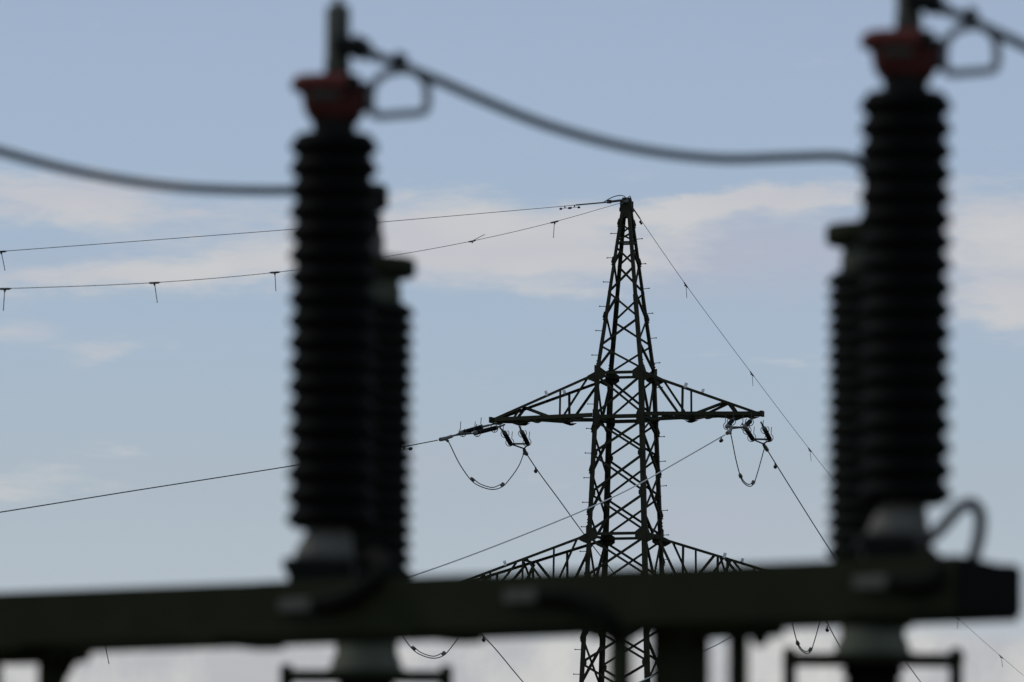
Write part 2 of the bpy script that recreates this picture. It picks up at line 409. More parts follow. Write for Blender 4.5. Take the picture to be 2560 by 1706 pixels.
# ---- crossarms
ARM = {}
def crossarm(sgn, ytop, ybot, half, posts, diag, tabs, wtip=.14, tipz=.07):
    zb, ztp = zt(ybot), zt(ytop)
    cN, cF = ('C', 'D') if sgn > 0 else ('A', 'B')
    h0 = side(ybot) / 2; ht = side(ytop) / 2; L0 = half / K
    def bot(u, fs):    # lower chord point: u metres from the axis, fs = -1 near, +1 far
        t = (u - h0) / (L0 - h0); return TB + U * (sgn * u) + Vv * (fs * (h0 + (wtip / 2 - h0) * t)) + Z * zb
    def top(u, fs):
        t = (u - ht) / (L0 - ht); return TB + U * (sgn * u) + Vv * (fs * (ht + (wtip / 2 - ht) * t)) + Z * (ztp + (zb + tipz - ztp) * t)
    nearn = lambda fs: Vv * fs
    base = MB()
    for fs in (-1, 1):
        base.angle(bot(h0 + .02, fs), bot(L0, fs), Z, -Vv * fs, .105, .012)
    e = TB + U * (sgn * (L0 + .03)) + Z * zb
    base.box(e + Z * .045, U, Vv, Z, .035, wtip / 2 + .045, .075)
    base.box(e + Z * .0 - U * (sgn * .30), U, Vv, Z, .32, wtip / 2 + .05, .012)
    base.plate([e - U * sgn * .45 - Z * .012, e - U * sgn * .72 - Z * .11, e - U * sgn * .84 - Z * .11, e - U * sgn * 1.05 - Z * .012], Vv, .22)   # hanger bracket under the arm end
    for fs in (-1, 1):                                                      # gusset where the top chord meets the leg
        p = top(ht + .02, fs); base.plate([p + Z * .03, p + U * sgn * .20 - Z * .07, p + U * sgn * .20 - Z * .15, p + U * sgn * .06 - Z * .22, p - Z * .24], Vv, .012)
    arm = base.build('crossarm', PAINT, pyl)
    for fs in (-1, 1):
        m = MB(); m.angle(top(ht - .03, fs), top(L0 - .02, fs), -Z, -Vv * fs, .07, .012); m.build('top_chord', PAINT, arm)
    for u in posts:
        for fs in (-1, 1):
            m = MB(); o = Vv * (-fs * .018)
            m.angle(bot(u, fs) + o - Z * .06, top(u, fs) + o, U * -sgn, -Vv * fs, .055, .008); m.build('post', PAINT, arm)
    for (ub, ut, lay) in diag:
        for fs in (-1, 1):
            m = MB(); o = Vv * (-fs * (.03 + .012 * lay + random.uniform(0, .002)))
            p, q = bot(ub, fs) + o, top(ut, fs) + o - Z * .03
            m.angle(p, q, U * -sgn, -Vv * fs, .06, .008); m.build('diagonal_brace', PAINT, arm)
    us = [h0, (h0 + posts[0]) / 2] + [posts[0]] + [(posts[0] + L0) / 2 - .3, L0 - .75, L0 - .15]
    for i, (u0, u1) in enumerate(zip(us, us[1:])):
        m = MB(); s = -1 if i % 2 else 1
        p, q = bot(u0, s) - Z * .05, bot(u1, -s) - Z * .05
        m.angle(p, q, U.cross(Z), Z, .07, .008)
        m.plate([q + U * (sgn * .16) + Z * .01, q - U * (sgn * .02) - Z * .05, q - U * (sgn * .10) - Z * .05, q - U * (sgn * .22) + Z * .01], Vv, .05); m.build('plan_brace', PAINT, arm)
    for u, fs in tabs:
        m = MB(); p = top(u, fs); sl = (top(u + .1, fs) - p).normalized(); nn = sl.cross(Vv); nn = nn if nn.z > 0 else -nn
        m.box(p + nn * .035, sl, Vv, nn, .038, .012, .066); m.build('marker_tab', TAB, arm)
    return bot, top, L0, h0
c17 = math.cos(TH)
def ul(px): return px / c17 / K
up_posts = [ul(155)]; up_diag = [(ul(155) - .05, ul(84), 0), (ul(172), ul(256), 1), (ul(285), ul(262), 0)]
aUL = crossarm(-1, 937, 1047, 350, up_posts, up_diag, [(ul(188), -1), (ul(164), 1)])
aUR = crossarm(1, 937, 1047, 352, up_posts, up_diag, [(ul(160), -1), (ul(181), 1)])
lo_posts = [ul(163), ul(245), ul(331)]
lo_diag = [(ul(160), ul(104), 0), (ul(178), ul(237), 1), (ul(318), ul(262), 0), (ul(400), ul(345), 1)]
aLL = crossarm(-1, 1340, 1474, 500, lo_posts, lo_diag, [(ul(288), -1)], tipz=.03)
aLR = crossarm(1, 1340, 1474, 500, lo_posts, lo_diag, [(ul(259), -1), (ul(280), 1)], tipz=.03)
# cross frames inside the lower arms
for bot, top, L0, h0 in (aLL, aLR):
    u = lo_posts[1]
    for p, q in ((bot(u, -1), top(u, 1) - Z * .09), (bot(u, 1), top(u, -1) - Z * .09), (top(u, -1) - Z * .07, top(u, 1) - Z * .07)):
        m = MB(); m.angle(p + U * .03, q + U * .03, U, Z, .06, .008); m.build('cross_frame_brace', PAINT, pyl)

# ================================================================== line hardware
def torus_arc(c, nrm, r, t, a0, a1, n=16, up=Z):
    nrm = V(nrm).normalized(); e1 = (V(up) - nrm * V(up).dot(nrm)).normalized(); e2 = nrm.cross(e1)
    return [c + (e1 * math.cos(a0 + (a1 - a0) * i / n) + e2 * math.sin(a0 + (a1 - a0) * i / n)) * r for i in range(n + 1)]
def insulator_set(rods, yoke, clamp, label, group, sleeve_dir, jump, horns=True):
    """rods: two (start, end) pairs in space; yoke: apex where the pull goes on; clamp: where the conductor leaves"""
    root = thing('insulator_string', rods[0][0], label, 'insulator', group)
    for (hang, p, q) in rods:
        ax = (q - p).normalized(); ln = (q - p).length
        m = MB(); m.tube([hang, hang + (p - hang) * .5], .022, 8); m.tube([hang + (p - hang) * .45, p + ax * .02], .03, 8); m.build('link', HARD, root)
        m = MB(); k = max(8, int(ln / .055)); pr = []
        for i in range(k):
            h = ln * i / k; st = ln / k; pr += [(.050, h), (.062, h + st * .5), (.050, h + st * .92)]
        m.lathe([(.03, 0)] + pr + [(.03, ln)], p, ax, 14); r = m.build('insulator_rod', ROD, root)
        for e, d in ((p, ax), (q, -ax)):
            m = MB(); m.lathe([(.02, -.05), (.046, -.04), (.060, .0), (.066, .06), (.055, .08)], e - d * .02, d, 14); m.build('end_cap', HARD, r)
        for e, s, tl in ((p + ax * .10, 1, .17), (q - ax * .10, -1, .2)):
            m = MB(); arc = torus_arc(e, ax, .108, 0, math.radians(35) * s, math.radians(330) * s, 22)
            tail = [arc[-1] + Z * tl * .35, arc[-1] + Z * tl + X * .01]
            m.tube(spline(arc + tail, 3), .010, 6); m.tube([arc[11], e + (arc[11] - e) * .3], .009, 6); m.build('arcing_ring', DHARD, r)
    q0, q1 = rods[0][2], rods[1][2]
    m = MB(); ax = (q1 - q0).normalized(); mid = (q0 + q1) / 2; f = (yoke - mid).normalized(); nn = ax.cross(f)
    m.plate([q0 - ax * .04 + f * .0, q1 + ax * .04, q1 + ax * .04 + f * .045, q0 - ax * .04 + f * .045], nn, .03)
    m.tube([q0 + f * .04, yoke], .020, 8); m.tube([q1 + f * .04, yoke], .020, 8)
    m.build('yoke_plate', DHARD, root)
    m = MB(); d = V(sleeve_dir).normalized()
    m.tube([yoke, yoke + (clamp - yoke) * .35], .028, 8); m.tube([yoke + (clamp - yoke) * .3, clamp], .045, 10)
    m.tube([clamp - d * .02, clamp + d * .26], .052, 12)
    m.tube([clamp - d * .02, clamp + (jump - clamp) * .6, jump], .035, 8)
    m.build('tension_clamp', HARD, root)
    return root
def P(px, py, dY): return at(px, py, YT + dY)
tUL = -aUL[2] * U; tUR = aUR[2] * U
dL = -tUL.y * 0
YL, YR = (TB + tUL).y - YT, (TB + tUR).y - YT           # depth of the arm tips relative to the axis
def make_sets(lift_x, lift_y, arm, side_, tier):
    """insulator sets of one arm end; pixel positions measured on the upper arm and shifted for the lower one"""
    ox, oy = lift_x, lift_y
    if side_ == 'left':
        D = YL
        r = [(P(1238 + ox, 1060 + oy, D + .10), P(1203 + ox, 1068 + oy, D - .15), P(1152 + ox, 1083 + oy, D - 1.15)),
             (P(1262 + ox, 1062 + oy, D - .02), P(1240 + ox, 1070 + oy, D - .25), P(1188 + ox, 1083 + oy, D - 1.25))]
        insulator_set(r, P(1136 + ox, 1089 + oy, D - 1.5), P(1112 + ox, 1097 + oy, D - 1.9),
                      f'twin insulator string reaching left off the {tier} left crossarm end', 'twin insulator strings on the crossarm ends',
                      P(1092 + ox, 1101 + oy, D - 2.3) - P(1112 + ox, 1097 + oy, D - 1.9), P(1121 + ox, 1104 + oy, D - 1.85))
        r = [(P(1250 + ox, 1070 + oy, D + .05), P(1261 + ox, 1082 + oy, D + .25), P(1276 + ox, 1109 + oy, D + 1.2)),
             (P(1298 + ox, 1066 + oy, D - .10), P(1305 + ox, 1081 + oy, D + .10), P(1319 + ox, 1109 + oy, D + 1.05))]
        insulator_set(r, P(1310 + ox, 1122 + oy, D + 1.35), P(1312 + ox, 1130 + oy, D + 1.55),
                      f'twin insulator string hanging right of the {tier} left crossarm tip', 'twin insulator strings on the crossarm ends',
                      P(1320 + ox, 1140 + oy, D + 2.0) - P(1312 + ox, 1130 + oy, D + 1.55), P(1309 + ox, 1136 + oy, D + 1.5))
    else:
        D = YR
        r = [(P(1835 + ox, 1045 + oy, D + .0), P(1830 + ox, 1052 + oy, D - .2), P(1818 + ox, 1067 + oy, D - 1.1)),
             (P(1880 + ox, 1047 + oy, D - .1), P(1875 + ox, 1054 + oy, D - .3), P(1861 + ox, 1068 + oy, D - 1.2))]
        insulator_set(r, P(1828 + ox, 1072 + oy, D - 1.4), P(1824 + ox, 1080 + oy, D - 1.6),
                      f'twin insulator string facing left inboard under the {tier} right crossarm end', 'twin insulator strings on the crossarm ends',
                      P(1800 + ox, 1094 + oy, D - 2.6) - P(1824 + ox, 1080 + oy, D - 1.6), P(1827 + ox, 1086 + oy, D - 1.6))
        r = [(P(1856 + ox, 1060 + oy, D + .1), P(1866 + ox, 1074 + oy, D + .25), P(1881 + ox, 1097 + oy, D + 1.15)),
             (P(1902 + ox, 1055 + oy, D + .0), P(1911 + ox, 1072 + oy, D + .1), P(1924 + ox, 1098 + oy, D + 1.0))]
        insulator_set(r, P(1908 + ox, 1110 + oy, D + 1.3), P(1913 + ox, 1118 + oy, D + 1.5),
                      f'twin insulator string hanging at the outer tip of the {tier} right crossarm', 'twin insulator strings on the crossarm ends',
                      P(1921 + ox, 1130 + oy, D + 1.9) - P(1913 + ox, 1118 + oy, D + 1.5), P(1911 + ox, 1122 + oy, D + 1.5))
LLX, LLY = -147, 422; LRX, LRY = 143, 418
make_sets(0, 0, aUL, 'left', 'upper'); make_sets(0, 0, aUR, 'right', 'upper')
make_sets(LLX, LLY, aLL, 'left', 'lower'); make_sets(LRX, LRY, aLR, 'right', 'lower')
# ---- conductors and earth wires
def wire(name, pts, r, label, cat, m, group=None, n=16):
    P3 = [at(*p) for p in pts]
    o = MB(); o.tube(spline(P3, n), r, 8); ob = o.build(name, m, org=P3[0]); tag(ob, label, cat, group); return spline(P3, n)
GW = 'conductors strung from the pylon'
D0, D1 = YL, YR
wire('conductor', [(1094, 1101, 200 + D0 - 2.3), (1000, 1119, 196.5), (730, 1165, 188), (330, 1228, 177), (0, 1281, 168), (-300, 1327, 161)], .0135,
     'black conductor running left from the upper left crossarm, behind the left posts', 'power line', WIRE, GW)
wire('conductor', [(1813, 1087, 200 + D1 - 2.0), (1700, 1152, 196), (1560, 1230, 191), (1300, 1341, 180), (1000, 1450, 168), (700, 1530, 157), (350, 1585, 146), (0, 1606, 138), (-200, 1610, 134)], .016,
     'silvery conductor crossing in front of the pylon down to the lower left', 'power line', ALU, GW)
wire('conductor', [(1315, 1133, 200 + D0 + 1.7), (1338, 1168, 203.5), (1400, 1253, 210), (1458, 1333, 216), (1540, 1440, 226), (1640, 1566, 238), (1800, 1760, 258)], .0145,
     'dark conductor falling right from the upper left crossarm behind the pylon legs', 'power line', WIRE, GW)
wire('conductor', [(1916, 1122, 200 + D1 + 1.6), (1945, 1169, 203), (2090, 1398, 222), (2265, 1655, 246), (2400, 1838, 268)], .0145,
     'dark conductor falling right from the upper right crossarm to behind the right posts', 'power line', WIRE, GW)
wire('conductor', [(1094 + LLX, 1101 + LLY, 200 + D0 - 2.3), (840, 1543, 196), (500, 1588, 186), (262, 1608, 178), (0, 1634, 170), (-300, 1672, 163)], .0135,
     'conductor leaving left from the lower left crossarm, mostly hidden by the beam', 'power line', WIRE, GW)
wire('conductor', [(1813 + LRX, 1087 + LRY, 200 + D1 - 2.0), (1835, 1587, 196), (1760, 1628, 193), (1590, 1709, 186), (1400, 1785, 178)], .016,
     'pale conductor seen low between the support legs, crossing the pylon base', 'power line', ALU, GW)
wire('conductor', [(1315 + LLX, 1133 + LLY, 200 + D0 + 1.7), (1205, 1588, 203.5), (1310, 1708, 214), (1450, 1860, 230)], .0145,
     'dark conductor dropping right below the beam from the lower left crossarm', 'power line', WIRE, GW)
wire('conductor', [(1916 + LRX, 1122 + LRY, 200 + D1 + 1.6), (2098, 1613, 206), (2160, 1706, 213), (2300, 1905, 232)], .0145,
     'dark conductor dropping right below the beam from the lower right crossarm', 'power line', WIRE, GW)
GE = 'earth wires from the pylon peak'
ewl = wire('earth_wire', [(1553, 503, 199.9), (1440, 513, 197), (1380, 518.5, 195), (960, 555, 184), (740, 573, 178), (0, 629, 160), (-300, 650, 154)], .0072,
     'upper earth wire running left from the pylon peak with two dampers', 'earth wire', EARTH, GE)
MKW = [(1555, 507, 200), (1386, 555, 194), (1180, 603, 185), (965, 642, 176), (700, 680, 165.5), (386, 707, 154), (12, 722, 142), (-300, 730, 134)]
wire('earth_wire', MKW, .0068, 'lower sagging wire running left from the pylon peak, hung with short rods', 'earth wire', EARTH, GE)
wire('earth_wire', [(1583, 522, 200.2), (1600, 547, 202), (1715, 713, 213), (1880, 935, 230), (2025, 1125, 247), (2147, 1277, 262), (2265, 1413, 277), (2395, 1545, 290), (2503, 1642, 303), (2640, 1757, 318)], .0072,
     'thin earth wire falling from the pylon peak to the lower right, hung with rods', 'earth wire', EARTH, GE)
# armour rod and bonding loops at the peak
m = MB(); m.tube(spline([at(1556, 501, 199.8), at(1519, 505.5, 198.9)], 4), .032, 8); m.tube(spline([at(1525, 505, 199), at(1512, 506.5, 198.6), at(1440, 513, 197)], 4), .018, 8)
m.box(at(1523, 504.5, 199), X, Y_, Z, .06, .03, .045)
tag(m.build('dead_end_clamp', DHARD, org=at(1540, 503, 199.5)), 'dark bar clamp holding the upper earth wire at the pylon peak', 'clamp')
m = MB(); m.tube(spline([at(1507, 507, 198.5), at(1530, 494, 199), at(1551, 489, 199.6), at(1560, 491, 199.8), at(1567, 498, 200)], 8), .012, 6)
tag(m.build('bonding_loop', DHARD, org=at(1551, 489, 199.6)), 'long slack bonding loop arching left over the pylon peak', 'cable loop', 'bonding loops at the pylon peak')
m = MB(); m.tube(spline([at(1568, 498, 200), at(1574, 490.5, 200), at(1578, 498, 200.1), at(1580, 515, 200.2), at(1586, 527, 200.4)], 8), .011, 6)
tag(m.build('bonding_loop', DHARD, org=at(1574, 490, 200)), 'short narrow bonding loop on the right of the pylon peak', 'cable loop', 'bonding loops at the pylon peak')
m = MB(); m.tube(spline([at(1583, 522, 200.2), at(1600, 547, 202)], 4), .018, 8)
m.build('armour_rod', DHARD, bpy.data.objects['earth_wire.002'])
# ---- vibration dampers: one, then copies
dmp = thing('vibration_damper', (0, 0, 0), '', 'damper', 'vibration dampers on the wires')
def dumbbell(s, drop):
    mb = MB(); mb.lathe([(.018, -.055), (.038, -.05), (.046, -.02), (.046, .03), (.026, .055)], V((s * .19, 0, -drop)), X, 12); return mb
MBt = MB(); MBt.box((0, 0, -.035), X, Y_, Z, .022, .02, .055); MBt.build('clamp', HARD, dmp)
MBt = MB(); MBt.tube([(-.19, 0, -.095), (0, 0, -.078), (.19, 0, -.095)], .010, 6); MBt.build('messenger_cable', DHARD, dmp)
for s in (-1, 1): dumbbell(s, .095).build('weight', DHARD, dmp)
def place_damper(p, q, label, sc=1.0, first=[True], squash=1.0):
    d = (q - p).normalized(); rx = d.to_track_quat('X', 'Z').to_euler()
    if first[0]: o = dmp; o.location = p; o.rotation_euler = rx; o['label'] = label; first[0] = False
    else: o = dup(dmp, p, rx, label)
    o.scale = (sc * squash, sc, sc)
    return o
def pq(px, py, Y, px2, py2, Y2): return at(px, py, Y), at(px2, py2, Y2)
place_damper(*pq(1412, 516, 196, 1380, 518.7, 195.9), 'damper farther from the peak on the upper earth wire', .62)
place_damper(*pq(1436, 514, 196.8, 1410, 516, 196.7), 'damper nearer the peak on the upper earth wire', .62)
place_damper(*pq(1602, 551, 202.2, 1640, 605, 206), 'damper on the thin earth wire just right of the pylon peak', .7)
place_damper(*pq(1010, 1117, 197, 900, 1137, 196.5), 'damper on the black left conductor, half hidden by the left post', .9)
place_damper(*pq(1803, 1093, 198.2, 1785, 1103, 195), 'pale damper under the silvery conductor beside the upper right crossarm', 1.0)
place_damper(*pq(1339, 1170, 203.6, 1346, 1180, 207), 'damper beside the upper left jumper loop on the falling conductor', 1.0)
place_damper(*pq(1938, 1159, 203, 1944, 1169, 206.5), 'damper beside the upper right jumper loop on the falling conductor', 1.0)
place_damper(*pq(1209, 1592, 204, 1216, 1600, 207), 'damper peeping out under the middle of the beam', 1.0)
place_damper(*pq(2068, 1567, 203.5, 2075, 1578, 207), 'damper below the beam beside the right rear pedestal', 1.0)
# ---- hanging wire markers
mk = thing('wire_marker', (0, 0, 0), '', 'wire marker', 'rod markers hanging from the wires')
MBt = MB(); MBt.tube([(-.12, 0, 0), (-.07, 0, -.006), (.07, 0, -.006), (.12, 0, 0)], [.010, .022, .022, .010], 8); MBt.box((0, 0, -.03), X, Y_, Z, .018, .014, .03); MBt.build('clip', DHARD, mk)
MBt = MB(); MBt.tube([(0, 0, -.045), (0, 0, -.42)], .0085, 6); MBt.build('rod', DHARD, mk)
def place_marker(px, py, Y, ang, yaw, label, sc=1.0, first=[True], slope=0):
    p = at(px, py, Y); o = mk if first[0] else mk.copy()
    if not first[0]:
        C.objects.link(o)
        for ch in list(mk.children):
            c = ch.copy(); C.objects.link(c); c.parent = o
            c.rotation_euler = (0, 0, 0)
    first[0] = False
    o.location = p; o['label'] = label; o.scale = (sc, sc, sc)
    for ch in o.children:
        ch.rotation_euler = (0, slope, 0) if ch.name.startswith('clip') else (0, ang, 0)
    o.rotation_euler = (0, 0, yaw)
R_ = math.radians
place_marker(1386, 555, 194, R_(3), 0, 'rod marker on the sagging left wire nearest the pylon peak', 1, slope=R_(-14))
place_marker(1180, 603, 185, R_(-118), 0, 'rod marker flipped up to the right above the sagging wire', .85, slope=R_(-12))
place_marker(687, 681, 165, R_(-4), 0, 'rod marker just left of the left post on the sagging wire', 1, slope=R_(-4))
place_marker(386, 707, 154, R_(-9), 0, 'slanted rod marker midway along the left part of the sagging wire', 1, slope=R_(-3))
place_marker(12, 722, 142, R_(3), 0, 'rod marker on the sagging wire close to the left edge of the photo', 1, slope=R_(-1))
place_marker(3, 629, 160, R_(-12), 0, 'thick black rod marker on the upper earth wire at the left edge', 1.0, slope=R_(-4))
place_marker(262, 1608, 178, R_(-12), 0, 'rod marker showing under the beam at the lower left', 1.2, slope=R_(-4))
place_marker(1715, 713, 213, R_(-4), 0, 'highest rod marker on the falling thin earth wire', .9, slope=R_(55))
place_marker(1880, 935, 230, R_(-5), 0, 'second rod marker down the falling thin earth wire', .9, slope=R_(53))
place_marker(2025, 1125, 247, R_(-6), 0, 'rod marker left of the right rear post on the falling thin earth wire', .9, slope=R_(50))
place_marker(2395, 1545, 290, R_(4), 0, 'faint rod marker just below the right end of the beam', 1.0, slope=R_(43))
place_marker(2503, 1642, 303, R_(-8), 0, 'lowest rod marker near the lower right corner', 1.0, slope=R_(41))
# ---- jumper loops
def jumper(pts, c0, c1, inner, label, cols):
    P3 = spline([at(*p) for p in pts], 12)
    root = thing('jumper_loop', P3[0], label, 'jumper cable', 'jumper loops under the crossarms')
    m = MB(); m.tube(P3, .0135, 8); m.build('cable', cols, root)
    m = MB(); m.tube(spline([at(*p) for p in inner], 10), .013, 8); m.build('parallel_cable', cols, root)
    for c, d in (c0, c1):
        q = at(*c); d = (at(*d) - q).normalized(); s = d.cross(Y_).normalized()
        m = MB(); m.box(q, d, s, d.cross(s), .075, .036, .03, .012); m.box(q + d * .02, d, s, d.cross(s), .02, .048, .036); m.build('clamp', HARD, root)
DL, DR = 200 + YL, 200 + YR
for ox, oy, t in ((0, 0, 'upper'), (LLX, LLY, 'lower')):
    pts = [(1120, 1102), (1126, 1114), (1150, 1162), (1180, 1203), (1200, 1216), (1230, 1224), (1256, 1217), (1275, 1197), (1298, 1163), (1310, 1132)]
    dY = [-1.8, -1.8, -1.4, -.9, -.6, -.2, .3, .7, 1.2, 1.5]
    inner = [(1183, 1197), (1200, 1210), (1230, 1219), (1253, 1211)]
    jumper([(a + ox, b + oy, DL + d) for (a, b), d in zip(pts, dY)], ((1181 + ox, 1199 + oy, DL - .9), (1189 + ox, 1208 + oy, DL - .8)), ((1256 + ox, 1212 + oy, DL + .3), (1262 + ox, 1206 + oy, DL + .4)),
           [(a + ox, b + oy, DL + d) for (a, b), d in zip(inner, (-.9, -.6, -.2, .3))], f'wide jumper loop sagging under the {t} left crossarm end' if t == 'upper' else 'wide jumper loop hanging out below the beam left of the pylon', WIRE)
for ox, oy, t in ((0, 0, 'upper'), (LRX, LRY, 'lower')):
    pts = [(1827, 1085), (1832, 1110), (1840, 1150), (1850, 1188), (1857, 1205), (1872, 1216), (1884, 1210), (1893, 1185), (1903, 1150), (1910, 1124)]
    dY = [-1.6, -1.5, -1.2, -.8, -.5, -.1, .4, .8, 1.2, 1.5]
    inner = [(1852, 1190), (1860, 1204), (1872, 1211.5), (1882, 1206)]
    jumper([(a + ox, b + oy, DR + d) for (a, b), d in zip(pts, dY)], ((1851 + ox, 1190 + oy, DR - .8), (1854 + ox, 1198 + oy, DR - .7)), ((1883 + ox, 1207 + oy, DR + .4), (1887 + ox, 1199 + oy, DR + .5)),
           [(a + ox, b + oy, DR + d) for (a, b), d in zip(inner, (-.8, -.5, -.1, .4))], 'narrow jumper loop hanging under the upper right crossarm end' if t == 'upper' else 'narrow jumper loop hanging out below the beam beside the right pedestal', WIRE)

# ================================================================== substation foreground
YB = 24.6
OC = at(2395, 1388, YB)                                  # right, near, top corner of the beam
BL_ = at(0, 1481, YB); zt0 = OC.z
yl = YB
for _ in range(30):                                      # depth at which the left end of the top edge lies at the same height
    p = at(0, 1481, yl); yl *= (zt0 - CAM.z) / (p.z - CAM.z)
BL = at(0, 1481, yl)
E = (OC - BL); E.z = 0; E.normalize(); NB = V((-E.y, E.x, 0))     # along the beam (to the right), and away from the camera
BW, BH = .458, .186
def on_beam(px, nn, z):                                  # point of the beam frame that shows at pixel column px
    s = 0.0
    for _ in range(40):
        p = OC + E * s + NB * nn; p.z = z
        x = proj(p)[0]; p2 = p + E * .01; s += (px - x) / ((proj(p2)[0] - x) / .01)
    p = OC + E * s + NB * nn; p.z = z; return p
def zy(p, py):                                           # height at which the vertical through p shows at pixel row py
    return at(proj(p)[0], py, p.y).z
LB = (OC - BL).length + 1.2
beam = thing('support_beam', OC - E * LB / 2 - Z * BH, 'long dark green steel beam across the bottom of the photo, carrying the two tall posts', 'beam')
m = MB()
def channel(mb, n0, sgn):                                # U channel, web outward
    c = OC - E * (LB / 2 + .006) + NB * n0 - Z * BH / 2
    mb.box(c, E, NB, Z, LB / 2, .006, BH / 2)
    mb.box(c + NB * (sgn * .035) + Z * (BH / 2 - .006), E, NB, Z, LB / 2, .0295, .006); mb.box(c + NB * (sgn * .035) - Z * (BH / 2 - .006), E, NB, Z, LB / 2, .0295, .006)
channel(m, .006, 1); m.build('near_channel', BEAMP, beam)
m = MB(); channel(m, BW - .006, -1); m.build('far_channel', BEAMP, beam)
m = MB()                                                 # black sheet for shade inside the hollow end, narrower at the far side
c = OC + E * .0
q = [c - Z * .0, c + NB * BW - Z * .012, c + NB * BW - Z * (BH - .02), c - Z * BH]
m.plate([v + Z * 0 for v in q], E, .012); m.build('end_shade_sheet', END_SHADE, beam)
m = MB()
for s in (.45, 1.25, 2.1, 2.9, 3.7): m.box(OC - E * s + NB * BW / 2 - Z * (BH + .006), E, NB, Z, .05, BW / 2, .006)
m.build('tie_plate', BEAMP, beam)
# pale lugs with dark leads on the near web
def lug(x0, x1, py, lead):
    a, b = on_beam(x0, -.012, OC.z), on_beam(x1, -.012, OC.z); mid = (a + b) / 2; mid.z = zy(mid, py); h = (b - a).length / 2
    m = MB(); m.box(mid, E, NB, Z, h, .010, .021, .004)
    m.tube([mid + E * (h - .03) - NB * .012, mid + E * (h + .05) - NB * .012], .016, 10); o = m.build('cable_lug', LUG, beam)
    pts = [mid + E * (h - .02) - NB * .012]
    for (px, y_, nn) in lead:
        p = on_beam(px, nn, OC.z); p.z = zy(p, y_); pts.append(p)
    m = MB(); m.tube(spline(pts, 10), .031, 12); m.build('earthing_lead', RUBBER, beam)
lug(700, 805, 1513, [(850, 1500, -.035), (920, 1462, -.03), (960, 1425, .02), (955, 1400, .08), (925, 1392, .13)])
lug(1262, 1368, 1491, [(1410, 1490, -.035), (1455, 1505, -.035), (1490, 1522, -.035), (1520, 1555, -.03), (1541, 1585, .0), (1550, 1620, .03)])
lug(2135, 2245, 1456, [(2290, 1458, -.035), (2330, 1452, -.03), (2345, 1430, .0), (2330, 1400, .05), (2310, 1380, .1)])
# support legs
def leg_post(name, px, py_top, w, d, nn, label, dz=0, lean=0, channelled=True):
    p = on_beam(px, nn, OC.z - BH); top_ = OC.z - BH + dz
    root = thing(name, V((p.x, p.y, 0)), label, 'support leg', 'legs under the beam')
    m = MB()
    b = V((p.x, p.y, 0)); t = V((p.x, p.y, top_))
    for s in (-1, 1):
        m.box((b + t) / 2 + E * s * (w / 2 - .004), E, NB, Z, .004, d / 2, top_ / 2)
    m.box((b + t) / 2 + NB * (-d / 2 + .006), E, NB, Z, w / 2 - .008, .004, top_ / 2 )
    m.box((b + t) / 2 + NB * (d / 2 - .006), E, NB, Z, w / 2 - .008, .004, top_ / 2 )
    m.build('column', BEAMP, root)
    m = MB(); m.box(t - Z * .008, E, NB, Z, w / 2 + .015, d / 2 + .015, .008); m.build('head_plate', BEAMP, root)
    m = MB(); m.box(b + Z * .012, E, NB, Z, w / 2 + .08, d / 2 + .08, .012); m.build('base_plate', BEAMP, root)
    return root
leg_post('support_leg', 1701, 1580, .137, .16, BW / 2, 'widest dark steel leg under the beam, right of the pylon base')
leg_post('support_leg', 1846, 1580, .050, .052, BW / 2, 'thin dark steel leg just right of the widest leg')
leg_post('support_leg', 130, 1620, .07, .075, BW / 2, 'dark steel leg at the lower left, standing clear of the edge')
leg_post('support_leg', -32, 1620, .075, .08, BW / 2, 'dark steel leg cut off by the lower left edge')
# conduit that takes the middle lead down to the ground
p = on_beam(1551, .03, OC.z - BH); m = MB(); m.tube([V((p.x, p.y, 0)), V((p.x, p.y, OC.z - BH - .012)), V((p.x, p.y, OC.z - BH - .004))], [.040, .040, .034], 16)
m.build('cable_conduit', BEAMP, beam)
# brackets below the beam
m = MB(); p = on_beam(75, BW / 2, OC.z - BH - .02); m.box(p, E, NB, Z, .17, .12, .022)
pts = [on_beam(165, BW / 2, OC.z - BH), on_beam(260, BW / 2, OC.z - BH)]
m.plate([pts[0], pts[1], pts[0] + (pts[1] - pts[0]) * .45 - Z * .03, pts[0] + (pts[1] - pts[0]) * .2 - Z * .06, pts[0] - Z * .11], NB, .02)
m.build('knee_bracket', BEAMP, beam)
m = MB(); p = on_beam(1825, BW / 2, OC.z - BH - .018); m.box(p, E, NB, Z, .15, .10, .018)
m.ball(on_beam(1900, BW / 2, OC.z - BH - .045), .03, 8)
pts = [on_beam(1590, BW / 2, OC.z - BH), on_beam(1480, BW / 2, OC.z - BH)]
m.plate([pts[0], pts[1], pts[1] - Z * .03, pts[0] + (pts[1] - pts[0]) * .45 - Z * .03, pts[0] - Z * .03], NB, .05)
m.build('knee_bracket', BEAMP, beam)

